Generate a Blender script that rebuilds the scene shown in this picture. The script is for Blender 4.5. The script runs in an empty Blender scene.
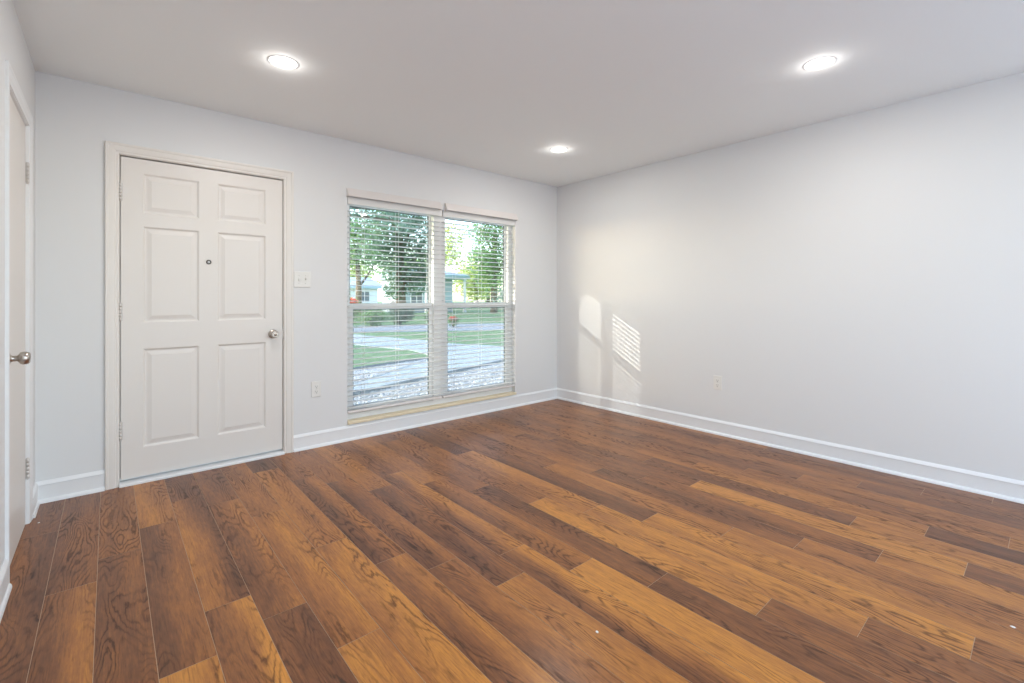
import bpy, bmesh, math, random
from mathutils import Vector, Matrix

random.seed(11)
scene = bpy.context.scene
col = scene.collection
R = math.radians

# ---------------------------------------------------------------- camera
cam_d = bpy.data.cameras.new('camera')
cam_d.sensor_fit = 'HORIZONTAL'
cam_d.sensor_width = 36.0
cam_d.lens = 467.27 * 36.0 / 1024.0
cam_d.shift_y = -(341.5 - 297.57) / 1024.0
cam_d.clip_start = 0.02
cam_d.clip_end = 500
cam = bpy.data.objects.new('camera', cam_d)
cam.location = (-3.9234, -3.7500, 1.1616)
cam.rotation_euler = (R(90), 0, R(49.2065 - 90))
col.objects.link(cam)
scene.camera = cam

# ---------------------------------------------------------------- view, sky, sun
scene.view_settings.view_transform = 'Standard'
scene.view_settings.look = 'None'
scene.view_settings.gamma = 1.0
scene.view_settings.use_curve_mapping = False
scene.view_settings.exposure = 0.0

scene.cycles.caustics_reflective = False
scene.cycles.caustics_refractive = False
scene.cycles.sample_clamp_indirect = 3.0

SUN = Vector((1.0, -0.515, -0.297)).normalized()      # the way the low sun's light travels
world = bpy.data.worlds.new('sky')
scene.world = world
world.use_nodes = True
wn = world.node_tree
wn.nodes.clear()
w_out = wn.nodes.new('ShaderNodeOutputWorld')
w_bg = wn.nodes.new('ShaderNodeBackground')
w_sky = wn.nodes.new('ShaderNodeTexSky')
w_sky.sky_type = 'NISHITA'
w_sky.sun_disc = False
w_sky.sun_elevation = R(24)
w_sky.sun_rotation = math.atan2(-SUN.x, -SUN.y)
w_sky.air_density = 1.0
w_sky.dust_density = 1.0
w_sky.ozone_density = 1.0
w_bg.inputs['Strength'].default_value = 0.84
w_hs = wn.nodes.new('ShaderNodeHueSaturation')       # thin high cloud: a paler sky
w_hs.inputs['Saturation'].default_value = 0.82
wn.links.new(w_sky.outputs[0], w_hs.inputs['Color'])
wn.links.new(w_hs.outputs[0], w_bg.inputs[0])
wn.links.new(w_bg.outputs[0], w_out.inputs[0])

sun_d = bpy.data.lights.new('sun', 'SUN')
sun_d.energy = 4.0
sun_d.angle = R(0.25)
sun_d.color = (1.0, 0.95, 0.87)
sun_o = bpy.data.objects.new('sun', sun_d)
sun_o.rotation_euler = SUN.to_track_quat('-Z', 'Y').to_euler()
col.objects.link(sun_o)

LAMP_WATT = 8.3
HALO_WATT = 0.95
LAMP_COL = (1.0, 0.955, 0.905)
LAMP_GLOW = 3.0

def portal(name, loc, rot, sx, sy):                  # tells the renderer where sky light comes in; gives no light itself
    d = bpy.data.lights.new(name, 'AREA')
    d.shape = 'RECTANGLE'
    d.size, d.size_y = sx, sy
    d.cycles.is_portal = True
    o = bpy.data.objects.new(name, d)
    o.location = loc
    o.rotation_euler = rot
    col.objects.link(o)
portal('window_portal', (-1.55, 0.15, 1.06), (R(-90), 0, 0), 1.86, 1.9)
portal('rear_portal', (-2.12, -5.34, 1.22), (R(90), 0, 0), 4.2, 2.4)

# room: right wall x = 0, window wall y = 0, floor z = 0
XL, YF, H = -4.237, -5.2, 2.44

# ---------------------------------------------------------------- helpers
def nd(nt, t, **kw):
    n = nt.nodes.new(t)
    for k, v in kw.items():
        if k in n.inputs.keys():
            n.inputs[k].default_value = v
        else:
            setattr(n, k, v)
    return n

def mat(name, rgb, rough=0.5, metal=0.0, bump=0.0, bscale=200.0, vary=0.0, spec=0.5, coat=0.0):
    m = bpy.data.materials.new(name)
    m.use_nodes = True
    nt = m.node_tree
    b = nt.nodes['Principled BSDF']
    b.inputs['Base Color'].default_value = (*rgb, 1)
    b.inputs['Roughness'].default_value = rough
    b.inputs['Metallic'].default_value = metal
    b.inputs['Specular IOR Level'].default_value = spec
    b.inputs['Coat Weight'].default_value = coat
    if bump or vary:
        tc = nd(nt, 'ShaderNodeTexCoord')
        n = nd(nt, 'ShaderNodeTexNoise', Scale=bscale, Detail=4.0)
        nt.links.new(tc.outputs['Object'], n.inputs['Vector'])
        if bump:
            bp = nd(nt, 'ShaderNodeBump', Strength=bump, Distance=0.002)
            nt.links.new(n.outputs[0], bp.inputs['Height'])
            nt.links.new(bp.outputs[0], b.inputs['Normal'])
        if vary:
            mx = nd(nt, 'ShaderNodeMixRGB')
            mx.inputs[1].default_value = (*[c * (1 - vary) for c in rgb], 1)
            mx.inputs[2].default_value = (*[min(1, c * (1 + vary)) for c in rgb], 1)
            cr = nd(nt, 'ShaderNodeMapRange')
            cr.inputs[1].default_value = 0.3
            cr.inputs[2].default_value = 0.7
            nt.links.new(n.outputs[0], cr.inputs[0])
            nt.links.new(cr.outputs[0], mx.inputs[0])
            nt.links.new(mx.outputs[0], b.inputs['Base Color'])
    return m

def obj(name, bm, m, parent=None, smooth=False):
    bmesh.ops.recalc_face_normals(bm, faces=bm.faces)
    me = bpy.data.meshes.new(name)
    bm.to_mesh(me)
    bm.free()
    for mm in (m if isinstance(m, (list, tuple)) else [m]):
        me.materials.append(mm)
    if smooth:
        for p in me.polygons:
            p.use_smooth = True
    o = bpy.data.objects.new(name, me)
    col.objects.link(o)
    if parent is not None:
        o.parent = parent
        o.matrix_parent_inverse = Matrix.Translation(parent.location).inverted() if not parent.rotation_euler.z else parent_mat(parent).inverted()
    return o

def parent_mat(p):
    return Matrix.Translation(p.location) @ p.rotation_euler.to_matrix().to_4x4()

def empty(name, loc, rz=0.0):
    o = bpy.data.objects.new(name, None)
    o.location = loc
    o.rotation_euler = (0, 0, rz)
    o.empty_display_size = 0.1
    col.objects.link(o)
    return o

def tag(o, label=None, cat=None, group=None, kind=None):
    if label: o['label'] = label
    if cat: o['category'] = cat
    if group: o['group'] = group
    if kind: o['kind'] = kind
    return o

def box(bm, x0, x1, y0, y1, z0, z1, bev=0.0, seg=2):
    t = bmesh.new()
    vs = [t.verts.new((x, y, z)) for x in (x0, x1) for y in (y0, y1) for z in (z0, z1)]
    for f in ((0, 1, 3, 2), (4, 6, 7, 5), (0, 4, 5, 1), (2, 3, 7, 6), (0, 2, 6, 4), (1, 5, 7, 3)):
        t.faces.new([vs[i] for i in f])
    if bev:
        bmesh.ops.bevel(t, geom=list(t.edges), offset=bev, segments=seg, affect='EDGES', profile=0.5)
    merge(bm, t)

def merge(bm, t, mtx=None):
    mp = {}
    for v in t.verts:
        mp[v] = bm.verts.new(mtx @ v.co if mtx else v.co)
    for f in t.faces:
        try:
            nf = bm.faces.new([mp[v] for v in f.verts])
            nf.smooth = f.smooth
            nf.material_index = f.material_index
        except ValueError:
            pass
    t.free()

def prism(bm, prof, fn, t0, t1, cap=True):
    """extrude a closed 2-D profile; fn(u, v, t) gives the 3-D point"""
    a = [bm.verts.new(fn(u, v, t0)) for u, v in prof]
    b = [bm.verts.new(fn(u, v, t1)) for u, v in prof]
    n = len(prof)
    for i in range(n):
        bm.faces.new((a[i], a[(i + 1) % n], b[(i + 1) % n], b[i]))
    if cap:
        bm.faces.new(a)
        bm.faces.new(b)

def lathe(bm, prof, mtx, n=32):
    """prof: (radius, height) along local z, closed at both ends when radius is 0"""
    rings = []
    for r, h in prof:
        if r < 1e-6:
            rings.append([bm.verts.new(mtx @ Vector((0, 0, h)))])
        else:
            rings.append([bm.verts.new(mtx @ Vector((r * math.cos(2 * math.pi * i / n), r * math.sin(2 * math.pi * i / n), h))) for i in range(n)])
    for a, b in zip(rings, rings[1:]):
        if len(a) == 1 and len(b) == 1:
            continue
        for i in range(n):
            j = (i + 1) % n
            if len(a) == 1:
                f = bm.faces.new((a[0], b[i], b[j]))
            elif len(b) == 1:
                f = bm.faces.new((a[i], a[j], b[0]))
            else:
                f = bm.faces.new((a[i], a[j], b[j], b[i]))
            f.smooth = True
    for ring in (rings[0], rings[-1]):
        if len(ring) > 2:
            bm.faces.new(ring)

def tube(bm, pts, rads, n=10):
    """a tapered limb through pts"""
    rings = []
    for k, p in enumerate(pts):
        p = Vector(p)
        d = (Vector(pts[min(k + 1, len(pts) - 1)]) - Vector(pts[max(k - 1, 0)])).normalized()
        a = d.orthogonal().normalized()
        b = d.cross(a)
        r = rads[k]
        rings.append([bm.verts.new(p + r * (math.cos(2 * math.pi * i / n) * a + math.sin(2 * math.pi * i / n) * b)) for i in range(n)])
    for r0, r1 in zip(rings, rings[1:]):
        best = min(range(n), key=lambda s: sum((r0[i].co - r1[(i + s) % n].co).length for i in range(n)))
        for i in range(n):
            f = bm.faces.new((r0[i], r0[(i + 1) % n], r1[(i + 1 + best) % n], r1[(i + best) % n]))
            f.smooth = True
    bm.faces.new(rings[0])
    bm.faces.new(rings[-1])

def quadr(bm, p):
    return bm.faces.new([bm.verts.new(q) for q in p])

# ---------------------------------------------------------------- materials
M = {}
M['wall'] = mat('wall_paint', (0.785, 0.79, 0.795), 0.6, bump=0.08, bscale=260, spec=0.3)
M['ceil'] = mat('ceiling_paint', (0.93, 0.95, 0.945), 0.8, bump=0.1, bscale=180, spec=0.2)
M['trim'] = mat('trim_paint', (0.86, 0.87, 0.88), 0.32, bump=0.02, bscale=90)
M['door'] = mat('door_paint', (0.80, 0.765, 0.73), 0.38, bump=0.03, bscale=120)
M['casing'] = mat('casing_paint', (0.81, 0.775, 0.735), 0.38, bump=0.03, bscale=120)
M['vinyl'] = mat('window_vinyl', (0.90, 0.89, 0.88), 0.4, bump=0.01)
M['slat'] = mat('blind_vinyl', (0.78, 0.78, 0.77), 0.45, bump=0.01)
M['valance'] = mat('valance_vinyl', (0.80, 0.755, 0.735), 0.45, bump=0.01)
M['cord'] = mat('blind_cord', (0.85, 0.85, 0.84), 0.8, bump=0.01)
M['sill'] = mat('sill_paint', (0.85, 0.74, 0.53), 0.45, bump=0.03, bscale=60, vary=0.04)
M['nickel'] = mat('satin_nickel', (0.52, 0.48, 0.44), 0.28, metal=1.0, bump=0.01)
M['steel'] = mat('hinge_steel', (0.66, 0.64, 0.62), 0.35, metal=1.0, bump=0.01)
M['hinge'] = mat('painted_hinge', (0.70, 0.67, 0.64), 0.4, metal=0.2, bump=0.02)
M['dark'] = mat('dark_gap', (0.03, 0.028, 0.026), 0.7, bump=0.01)
M['plate'] = mat('switch_plastic', (0.82, 0.81, 0.78), 0.35, bump=0.01)
M['slot'] = mat('socket_slot', (0.16, 0.15, 0.14), 0.6, bump=0.01)
M['gasket'] = mat('window_gasket', (0.12, 0.15, 0.15), 0.6, bump=0.01)
M['speck'] = mat('white_paint_fleck', (0.88, 0.87, 0.85), 0.7, bump=0.1)

def emis(name, rgb, s):
    m = bpy.data.materials.new(name)
    m.use_nodes = True
    nt = m.node_tree
    b = nt.nodes['Principled BSDF']
    b.inputs['Base Color'].default_value = (0.9, 0.9, 0.9, 1)
    b.inputs['Emission Color'].default_value = (*rgb, 1)
    b.inputs['Emission Strength'].default_value = s
    return m
M['lamp'] = emis('lamp_diffuser', LAMP_COL, LAMP_GLOW)

M['lamp'].cycles.emission_sampling = 'NONE'

def thin(name, rgb, glossy=0.06, see=0.92, rough=0.02):
    """thin clear sheet: mostly see-through with a little mirror"""
    m = bpy.data.materials.new(name)
    m.use_nodes = True
    nt = m.node_tree
    nt.nodes.clear()
    out = nd(nt, 'ShaderNodeOutputMaterial')
    tr = nd(nt, 'ShaderNodeBsdfTransparent')
    tr.inputs[0].default_value = (*rgb, 1)
    gl = nd(nt, 'ShaderNodeBsdfGlossy')
    gl.inputs['Roughness'].default_value = rough
    mx = nd(nt, 'ShaderNodeMixShader')
    mx.inputs[0].default_value = glossy
    nt.links.new(tr.outputs[0], mx.inputs[1])
    nt.links.new(gl.outputs[0], mx.inputs[2])
    nt.links.new(mx.outputs[0], out.inputs[0])
    return m
M['glass'] = thin('window_glass', (0.93, 0.97, 0.96), 0.05)

def screen_mat():
    m = bpy.data.materials.new('insect_screen')
    m.use_nodes = True
    nt = m.node_tree
    nt.nodes.clear()
    out = nd(nt, 'ShaderNodeOutputMaterial')
    tr = nd(nt, 'ShaderNodeBsdfTransparent')
    df = nd(nt, 'ShaderNodeBsdfDiffuse')
    df.inputs[0].default_value = (0.30, 0.34, 0.36, 1)
    mx = nd(nt, 'ShaderNodeMixShader')
    mx.inputs[0].default_value = 0.48
    nt.links.new(tr.outputs[0], mx.inputs[1])
    nt.links.new(df.outputs[0], mx.inputs[2])
    nt.links.new(mx.outputs[0], out.inputs[0])
    return m
M['screen'] = screen_mat()

def floor_mat():
    m = bpy.data.materials.new('oak_plank')
    m.use_nodes = True
    nt = m.node_tree
    L = nt.links.new
    b = nt.nodes['Principled BSDF']
    uv = nd(nt, 'ShaderNodeUVMap', uv_map='plank')
    at = nd(nt, 'ShaderNodeAttribute', attribute_name='tone')
    sp = nd(nt, 'ShaderNodeSeparateXYZ')
    L(uv.outputs[0], sp.inputs[0])
    sc = nd(nt, 'ShaderNodeSeparateColor')
    L(at.outputs['Color'], sc.inputs[0])
    def math_(op, a, bb, clamp=False):
        n = nd(nt, 'ShaderNodeMath', operation=op)
        n.use_clamp = clamp
        for i, v in enumerate((a, bb)):
            if v is None: continue
            if isinstance(v, (int, float)): n.inputs[i].default_value = v
            else: L(v, n.inputs[i])
        return n.outputs[0]
    u, v = sp.outputs[0], sp.outputs[1]
    rnd = math_('MULTIPLY', sc.outputs[2], 60.0)
    def nz(su, sv, detail, rough=0.5, off=0.0):
        c = nd(nt, 'ShaderNodeCombineXYZ')
        L(math_('MULTIPLY', u, su), c.inputs[0])
        L(math_('MULTIPLY', v, sv), c.inputs[1])
        L(math_('ADD', rnd, off), c.inputs[2])
        n = nd(nt, 'ShaderNodeTexNoise', Scale=1.0, Detail=detail, Roughness=rough)
        L(c.outputs[0], n.inputs['Vector'])
        return n.outputs[0]
    # tone from one long edge of the board to the other, broken up along its length
    t = nd(nt, 'ShaderNodeMapRange', interpolation_type='SMOOTHSTEP')
    L(math_('ADD', u, math_('MULTIPLY', math_('SUBTRACT', nz(6, 1.6, 2, off=3), 0.5), 0.16)), t.inputs[0])
    t.inputs[1].default_value = 0.02
    t.inputs[2].default_value = 0.132
    mixt = nd(nt, 'ShaderNodeMix', data_type='FLOAT')
    L(t.outputs[0], mixt.inputs[0])
    L(sc.outputs[0], mixt.inputs[2])
    L(sc.outputs[1], mixt.inputs[3])
    tone = math_('ADD', mixt.outputs[0], math_('MULTIPLY', math_('SUBTRACT', nz(14, 2.2, 3, off=9), 0.5), 0.55))
    tone = math_('ADD', tone, math_('MULTIPLY', math_('SUBTRACT', nz(170, 7, 3, 0.65, off=17), 0.5), 0.55), True)
    tone = math_('ADD', tone, math_('MULTIPLY', math_('SUBTRACT', nz(75, 17, 4, 0.7, off=23), 0.5), 0.50), True)
    ramp = nd(nt, 'ShaderNodeValToRGB')
    e = ramp.color_ramp.elements
    e[0].position, e[0].color = 0.0, (0.105, 0.041, 0.019, 1)
    e[1].position, e[1].color = 1.0, (0.66, 0.280, 0.052, 1)
    for p, c in ((0.3, (0.215, 0.082, 0.031)), (0.55, (0.36, 0.138, 0.039)), (0.8, (0.52, 0.215, 0.046))):
        k = e.new(p); k.color = (*c, 1)
    L(tone, ramp.inputs[0])
    # cathedral grain: contour lines of a stretched noise
    n1 = nz(10.0, 1.7, 1.5, 0.4, off=0)
    wob = math_('MULTIPLY', nz(110, 26, 2, off=5), 0.040)
    ring = math_('SINE', math_('MULTIPLY', math_('ADD', n1, wob), 120.0), None)
    line = math_('POWER', math_('MULTIPLY', math_('ADD', ring, 1.0), 0.5, True), 3.5)
    msk = nd(nt, 'ShaderNodeMapRange')
    L(nz(11, 1.8, 2, off=31), msk.inputs[0])
    msk.inputs[1].default_value = 0.40
    msk.inputs[2].default_value = 0.62
    pores = nd(nt, 'ShaderNodeMapRange')
    L(nz(330, 14, 2, 0.6, off=41), pores.inputs[0])
    pores.inputs[1].default_value = 0.56
    pores.inputs[2].default_value = 0.75
    dark = math_('ADD', math_('MULTIPLY', math_('MULTIPLY', line, msk.outputs[0]), 0.85), math_('MULTIPLY', pores.outputs[0], 0.50), True)
    gm = nd(nt, 'ShaderNodeMix', data_type='RGBA', blend_type='MULTIPLY')
    L(dark, gm.inputs[0])
    L(ramp.outputs[0], gm.inputs[6])
    gm.inputs[7].default_value = (0.27, 0.22, 0.20, 1)
    L(gm.outputs[2], b.inputs['Base Color'])
    rr = nd(nt, 'ShaderNodeMapRange')
    L(dark, rr.inputs[0])
    rr.inputs[3].default_value = 0.29
    rr.inputs[4].default_value = 0.45
    L(rr.outputs[0], b.inputs['Roughness'])
    b.inputs['Specular IOR Level'].default_value = 0.36
    bp = nd(nt, 'ShaderNodeBump', Strength=0.12, Distance=0.001)
    L(math_('SUBTRACT', 1.0, dark), bp.inputs['Height'])
    L(bp.outputs[0], b.inputs['Normal'])
    return m
M['plank'] = floor_mat()
M['joint'] = mat('plank_joint', (0.50, 0.36, 0.25), 0.6, bump=0.01)

# ---------------------------------------------------------------- floor
PW, PL = 0.152, 1.22
X0 = -3.960                         # left edge of board row 0
joints = {-2: -.51, -1: -1.19, 0: -.986, 1: -.753, 2: -.482, 3: -.67, 4: -.983, 5: -.295, 6: -.603, 7: -.787,
          8: -1.067, 9: -.90, 10: -1.186, 11: -1.466, 12: -1.819, 13: -.871, 14: -1.135, 15: -1.473, 16: -1.743,
          17: -2.019, 18: -2.285, 19: -1.850, 20: -2.118, 21: -2.393, 22: -1.459, 23: -1.739, 24: -2.019, 25: -2.303}
# how far each board sits between dark brown (0) and golden (1) at its left and right edge;
# key: board row, number of the board counted from its row's joint (0 starts at the joint and runs to the camera)
tones = {(-2, -1): (.35, .30), (-2, 0): (.42, .20), (-1, -1): (.30, .38), (-1, 0): (.34, .62), (0, -1): (.44, .50), (0, 0): (.25, .36),
         (1, -1): (.68, .56), (1, 0): (.22, .48), (1, 1): (.75, .70), (2, -1): (.25, .22), (2, 0): (.62, .22), (2, 1): (.38, .86),
         (3, -1): (.32, .30), (3, 0): (.28, .60), (3, 1): (.22, .24), (4, -1): (.45, .55), (4, 0): (.48, .72), (4, 1): (.72, .66),
         (5, -1): (.18, .20), (5, 0): (.66, .58), (5, 1): (.60, .84), (6, -1): (.35, .48), (6, 0): (.20, .56), (6, 1): (.32, .66),
         (7, -1): (.42, .48), (7, 0): (.20, .52), (7, 1): (.30, .56), (8, -1): (.58, .66), (8, 0): (.25, .46), (8, 1): (.70, .62),
         (9, -1): (.40, .45), (9, 0): (.30, .72), (9, 1): (.30, .80), (10, -1): (.55, .60), (10, 0): (.32, .58), (10, 1): (.86, .80),
         (11, -1): (.40, .50), (11, 0): (.36, .24), (11, 1): (.24, .26), (12, -1): (.45, .52), (12, 0): (.82, .70), (12, 1): (.40, .34),
         (13, -1): (.20, .22), (13, 0): (.58, .72), (13, 1): (.62, .82), (14, -1): (.42, .40), (14, 0): (.22, .32), (14, 1): (.70, .84),
         (15, 0): (.56, .62), (15, 1): (.66, .60), (16, -1): (.52, .44), (16, 0): (.38, .20), (16, 1): (.52, .58),
         (17, 0): (.34, .42), (17, 1): (.64, .70), (18, -1): (.36, .32), (18, 0): (.82, .74), (18, 1): (.26, .30),
         (19, -1): (.50, .46), (19, 0): (.24, .30), (19, 1): (.60, .66), (20, 0): (.64, .60), (20, 1): (.14, .18), (21, 0): (.50, .44), (21, 1): (.62, .66),
         (22, -1): (.42, .36), (22, 0): (.30, .34), (22, 1): (.50, .54), (23, 0): (.46, .52), (23, 1): (.26, .30), (24, 0): (.40, .30), (24, 1): (.38, .34), (25, 0): (.30, .34), (25, 1): (.34, .30)}
def build_floor():
    bm = bmesh.new()
    uvl = bm.loops.layers.uv.new('plank')
    cl = bm.loops.layers.float_color.new('tone')
    rng = random.Random(5)
    ylo, yhi = YF, 0.02
    g = 0.0009
    for s in range(-3, 27):
        xa, xb = X0 + s * PW, X0 + (s + 1) * PW
        ca, cb = max(xa, XL - 0.08), min(xb, 0.0)
        if cb <= ca: continue
        j = joints.get(s, -rng.random() * PL)
        k = -4
        while True:
            ytop = j - k * PL
            k += 1
            ybot = ytop - PL
            if ybot > yhi: continue
            if ytop < ylo: break
            y1, y0 = min(ytop, yhi), max(ybot, ylo)
            tl, tr = tones.get((s, k - 1), (rng.uniform(.25, .6), rng.uniform(.25, .6)))
            rd = rng.random()
            x0_, x1_ = ca + g, cb - g
            ya_, yb_ = y0 + g, y1 - g
            f = quadr(bm, ((x0_, ya_, 0), (x1_, ya_, 0), (x1_, yb_, 0), (x0_, yb_, 0)))
            for lp in f.loops:
                lp[uvl].uv = (lp.vert.co.x - xa, lp.vert.co.y)
                lp[cl] = (tl, tr, rd, 1.0)
            f.material_index = 0
            # the boards' thin sides
            for p, q in (((x0_, ya_), (x1_, ya_)), ((x1_, ya_), (x1_, yb_)), ((x1_, yb_), (x0_, yb_)), ((x0_, yb_), (x0_, ya_))):
                f = quadr(bm, ((*p, 0), (*p, -0.0012), (*q, -0.0012), (*q, 0)))
                f.material_index = 1
    t = bmesh.new()
    box(t, XL - 0.08, 0.0, ylo, yhi, -0.03, -0.0012)
    n0 = len(bm.faces)
    merge(bm, t)
    bm.faces.ensure_lookup_table()
    for f in bm.faces[n0:]: f.material_index = 1
    me = bpy.data.meshes.new('floor')
    bm.to_mesh(me); bm.free()
    me.materials.append(M['plank']); me.materials.append(M['joint'])
    o = bpy.data.objects.new('floor', me)
    col.objects.link(o)
    return tag(o, 'floor of wide oak-look planks in mixed golden and dark brown', kind='structure')
build_floor()

# ---------------------------------------------------------------- walls and ceiling
WT = 0.128                           # outer wall thickness
WX0, WX1, WZ0, WZ1 = -2.455, -0.642, 0.152, 1.985     # window opening
DX0, DX1, DZ1 = -3.876, -2.936, 2.043                 # front door opening
CY0, CY1, CZ1 = -0.955, -0.31, 2.045                    # closet door opening on the left wall
def wall_with_holes(bm, u0, u1, z0, z1, holes, fn, d0, d1):
    """fn(u, d, z): a wall of boxes around rectangular holes"""
    us = sorted({u0, u1, *[h[0] for h in holes], *[h[1] for h in holes]})
    zs = sorted({z0, z1, *[h[2] for h in holes], *[h[3] for h in holes]})
    def solid(i, j):
        if i < 0 or j < 0 or i >= len(us) - 1 or j >= len(zs) - 1: return False
        uc, zc = (us[i] + us[i + 1]) / 2, (zs[j] + zs[j + 1]) / 2
        return not any(h[0] < uc < h[1] and h[2] < zc < h[3] for h in holes)
    vc = {}
    def V(i, d, j):
        k = (i, d, j)
        if k not in vc: vc[k] = bm.verts.new(fn(us[i], d, zs[j]))
        return vc[k]
    for i in range(len(us) - 1):
        for j in range(len(zs) - 1):
            if not solid(i, j): continue
            for d in (d0, d1):
                bm.faces.new((V(i, d, j), V(i + 1, d, j), V(i + 1, d, j + 1), V(i, d, j + 1)))
            if not solid(i - 1, j): bm.faces.new((V(i, d0, j), V(i, d1, j), V(i, d1, j + 1), V(i, d0, j + 1)))
            if not solid(i + 1, j): bm.faces.new((V(i + 1, d0, j), V(i + 1, d1, j), V(i + 1, d1, j + 1), V(i + 1, d0, j + 1)))
            if not solid(i, j - 1): bm.faces.new((V(i, d0, j), V(i + 1, d0, j), V(i + 1, d1, j), V(i, d1, j)))
            if not solid(i, j + 1): bm.faces.new((V(i, d0, j + 1), V(i + 1, d0, j + 1), V(i + 1, d1, j + 1), V(i, d1, j + 1)))

bm = bmesh.new()
wall_with_holes(bm, XL - 0.16, 0.16, -0.3, H + 0.02, [(WX0, WX1, WZ0 - 0.0215, WZ1), (DX0, DX1, -0.02, DZ1)], lambda u, d, z: (u, d, z), 0.0, WT)
tag(obj('wall_back', bm, M['wall']), 'white wall with the front door and window', kind='structure')
bm = bmesh.new()
box(bm, 0.0, 0.16, YF, 0.0, -0.3, H + 0.02)
tag(obj('wall_right', bm, M['wall']), 'plain white wall on the right with sun stripes', kind='structure')
bm = bmesh.new()
wall_with_holes(bm, YF, 0.0, -0.3, H + 0.02, [(CY0, CY1, -0.02, CZ1)], lambda u, d, z: (d, u, z), XL, XL - 0.12)
tag(obj('wall_left', bm, M['wall']), 'narrow white wall with the closet door', kind='structure')
bm = bmesh.new()
RX0, RX1, RZ0, RZ1 = XL + 0.02, -0.02, -0.02, 2.42
wall_with_holes(bm, XL - 0.12, 0.16, -0.3, H + 0.02, [(RX0, RX1, RZ0, RZ1)], lambda u, d, z: (u, d, z), YF - 0.12, YF)
tag(obj('wall_front', bm, M['wall']), 'white wall behind the viewer with a wide opening', kind='structure')
bm = bmesh.new()
box(bm, XL - 0.16, 0.16, YF - 0.12, WT, H, H + 0.15)
tag(obj('ceiling', bm, M['ceil']), 'flat painted ceiling with round downlights', kind='structure')

# porch roof over the front of the house
bm = bmesh.new()
box(bm, -9.0, 3.0, WT, 1.64, 2.40, 2.62)
tag(obj('porch_roof', bm, M['trim']), 'porch roof along the front of the house', kind='structure')

# baseboards: flat board, rounded cap, quarter-round shoe at the floor
BASE = [(0, 0), (0.028, 0), (0.0275, 0.006), (0.025, 0.012), (0.020, 0.017), (0.013, 0.020), (0.012, 0.021), (0.012, 0.097),
        (0.0155, 0.0985), (0.0160, 0.101), (0.0125, 0.108), (0.007, 0.116), (0.003, 0.121), (0, 0.121)]
BASEL = [(min(u, 0.012) + max(0, u - 0.012) * 0.55, v) for u, v in BASE]
bm = bmesh.new()
for x0, x1 in ((XL, DX0 - 0.066), (DX1 + 0.066, 0.0)):
    prism(bm, BASE, lambda u, v, t: (t, -u, v), x0, x1)
tag(obj('baseboard_back', bm, M['trim']), 'white baseboard under the window and beside the front door', kind='structure')
bm = bmesh.new()
prism(bm, BASE, lambda u, v, t: (-u, t, v), YF, 0.0)
tag(obj('baseboard_right', bm, M['trim']), 'white baseboard along the right wall', kind='structure')
bm = bmesh.new()
for y0, y1 in ((YF, CY0 - 0.067), (CY1 + 0.067, -0.0)):
    prism(bm, BASEL, lambda u, v, t: (XL + u, t, v), y0, y1)
tag(obj('baseboard_left', bm, M['trim']), 'white baseboard on both sides of the closet door', kind='structure')

# ---------------------------------------------------------------- doors
def casing(bm, fn, a0, a1, zt, prof):
    """mitred trim round an opening; prof: (distance from the opening, how far it stands out)"""
    rows = []
    for w, d in prof:
        rows.append([bm.verts.new(fn(u, d, z)) for u, z in ((a0 - w, 0.0), (a0 - w, zt + w), (a1 + w, zt + w), (a1 + w, 0.0))])
    n = len(rows)
    for i in range(n):
        r0, r1 = rows[i], rows[(i + 1) % n]
        for k in range(3):
            bm.faces.new((r0[k], r0[k + 1], r1[k + 1], r1[k]))
    bm.faces.new([r[0] for r in rows])
    bm.faces.new([r[3] for r in rows])
CAS = [(0.0, 0.0), (0.0, 0.008), (0.004, 0.011), (0.014, 0.011), (0.018, 0.014), (0.030, 0.016), (0.048, 0.017), (0.052, 0.020), (0.062, 0.020), (0.065, 0.017), (0.065, 0.0)]

def knob(name, base, axis, parent, lever=False):
    """round door knob standing out from base along axis"""
    q = Vector(axis).to_track_quat('Z', 'Y').to_matrix().to_4x4()
    mt = Matrix.Translation(base) @ q
    bm = bmesh.new()
    lathe(bm, [(0.0, 0.0), (0.033, 0.0), (0.033, 0.004), (0.029, 0.008), (0.016, 0.011), (0.012, 0.018), (0.0115, 0.030),
               (0.016, 0.034), (0.0245, 0.040), (0.0275, 0.049), (0.0270, 0.058), (0.0235, 0.066), (0.0185, 0.069), (0.0170, 0.0675), (0.0090, 0.0670), (0.0085, 0.0690), (0.0, 0.0695)], mt)
    return obj(name, bm, M['nickel'], parent)

def hinge(parent, fn, zc, h=0.10, knuckle=0.0065):
    """butt hinge: fn(u, d, z) with u across the door, d out into the room"""
    bm = bmesh.new()
    p = fn(0, 0.008, 0)
    for k in range(5):
        z0 = zc - h / 2 + k * h / 5
        lathe(bm, [(0.0, z0 + 0.0006), (knuckle, z0 + 0.0006), (knuckle, z0 + h / 5 - 0.0006), (0.0, z0 + h / 5 - 0.0006)], Matrix.Translation((p[0], p[1], 0)), 14)
    for s, z0 in ((1, zc + h / 2), (-1, zc - h / 2)):
        lathe(bm, [(0.0, z0), (0.0055, z0), (0.0055, z0 + s * 0.003), (0.0035, z0 + s * 0.006), (0.0, z0 + s * 0.007)], Matrix.Translation((p[0], p[1], 0)), 14)
    a, b = fn(-0.012, 0.0005, zc - h / 2), fn(0.014, 0.003, zc + h / 2)
    box(bm, min(a[0], b[0]), max(a[0], b[0]), min(a[1], b[1]), max(a[1], b[1]), a[2], b[2], 0.0006, 1)
    return obj('hinge', bm, M['hinge'], parent)

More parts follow.
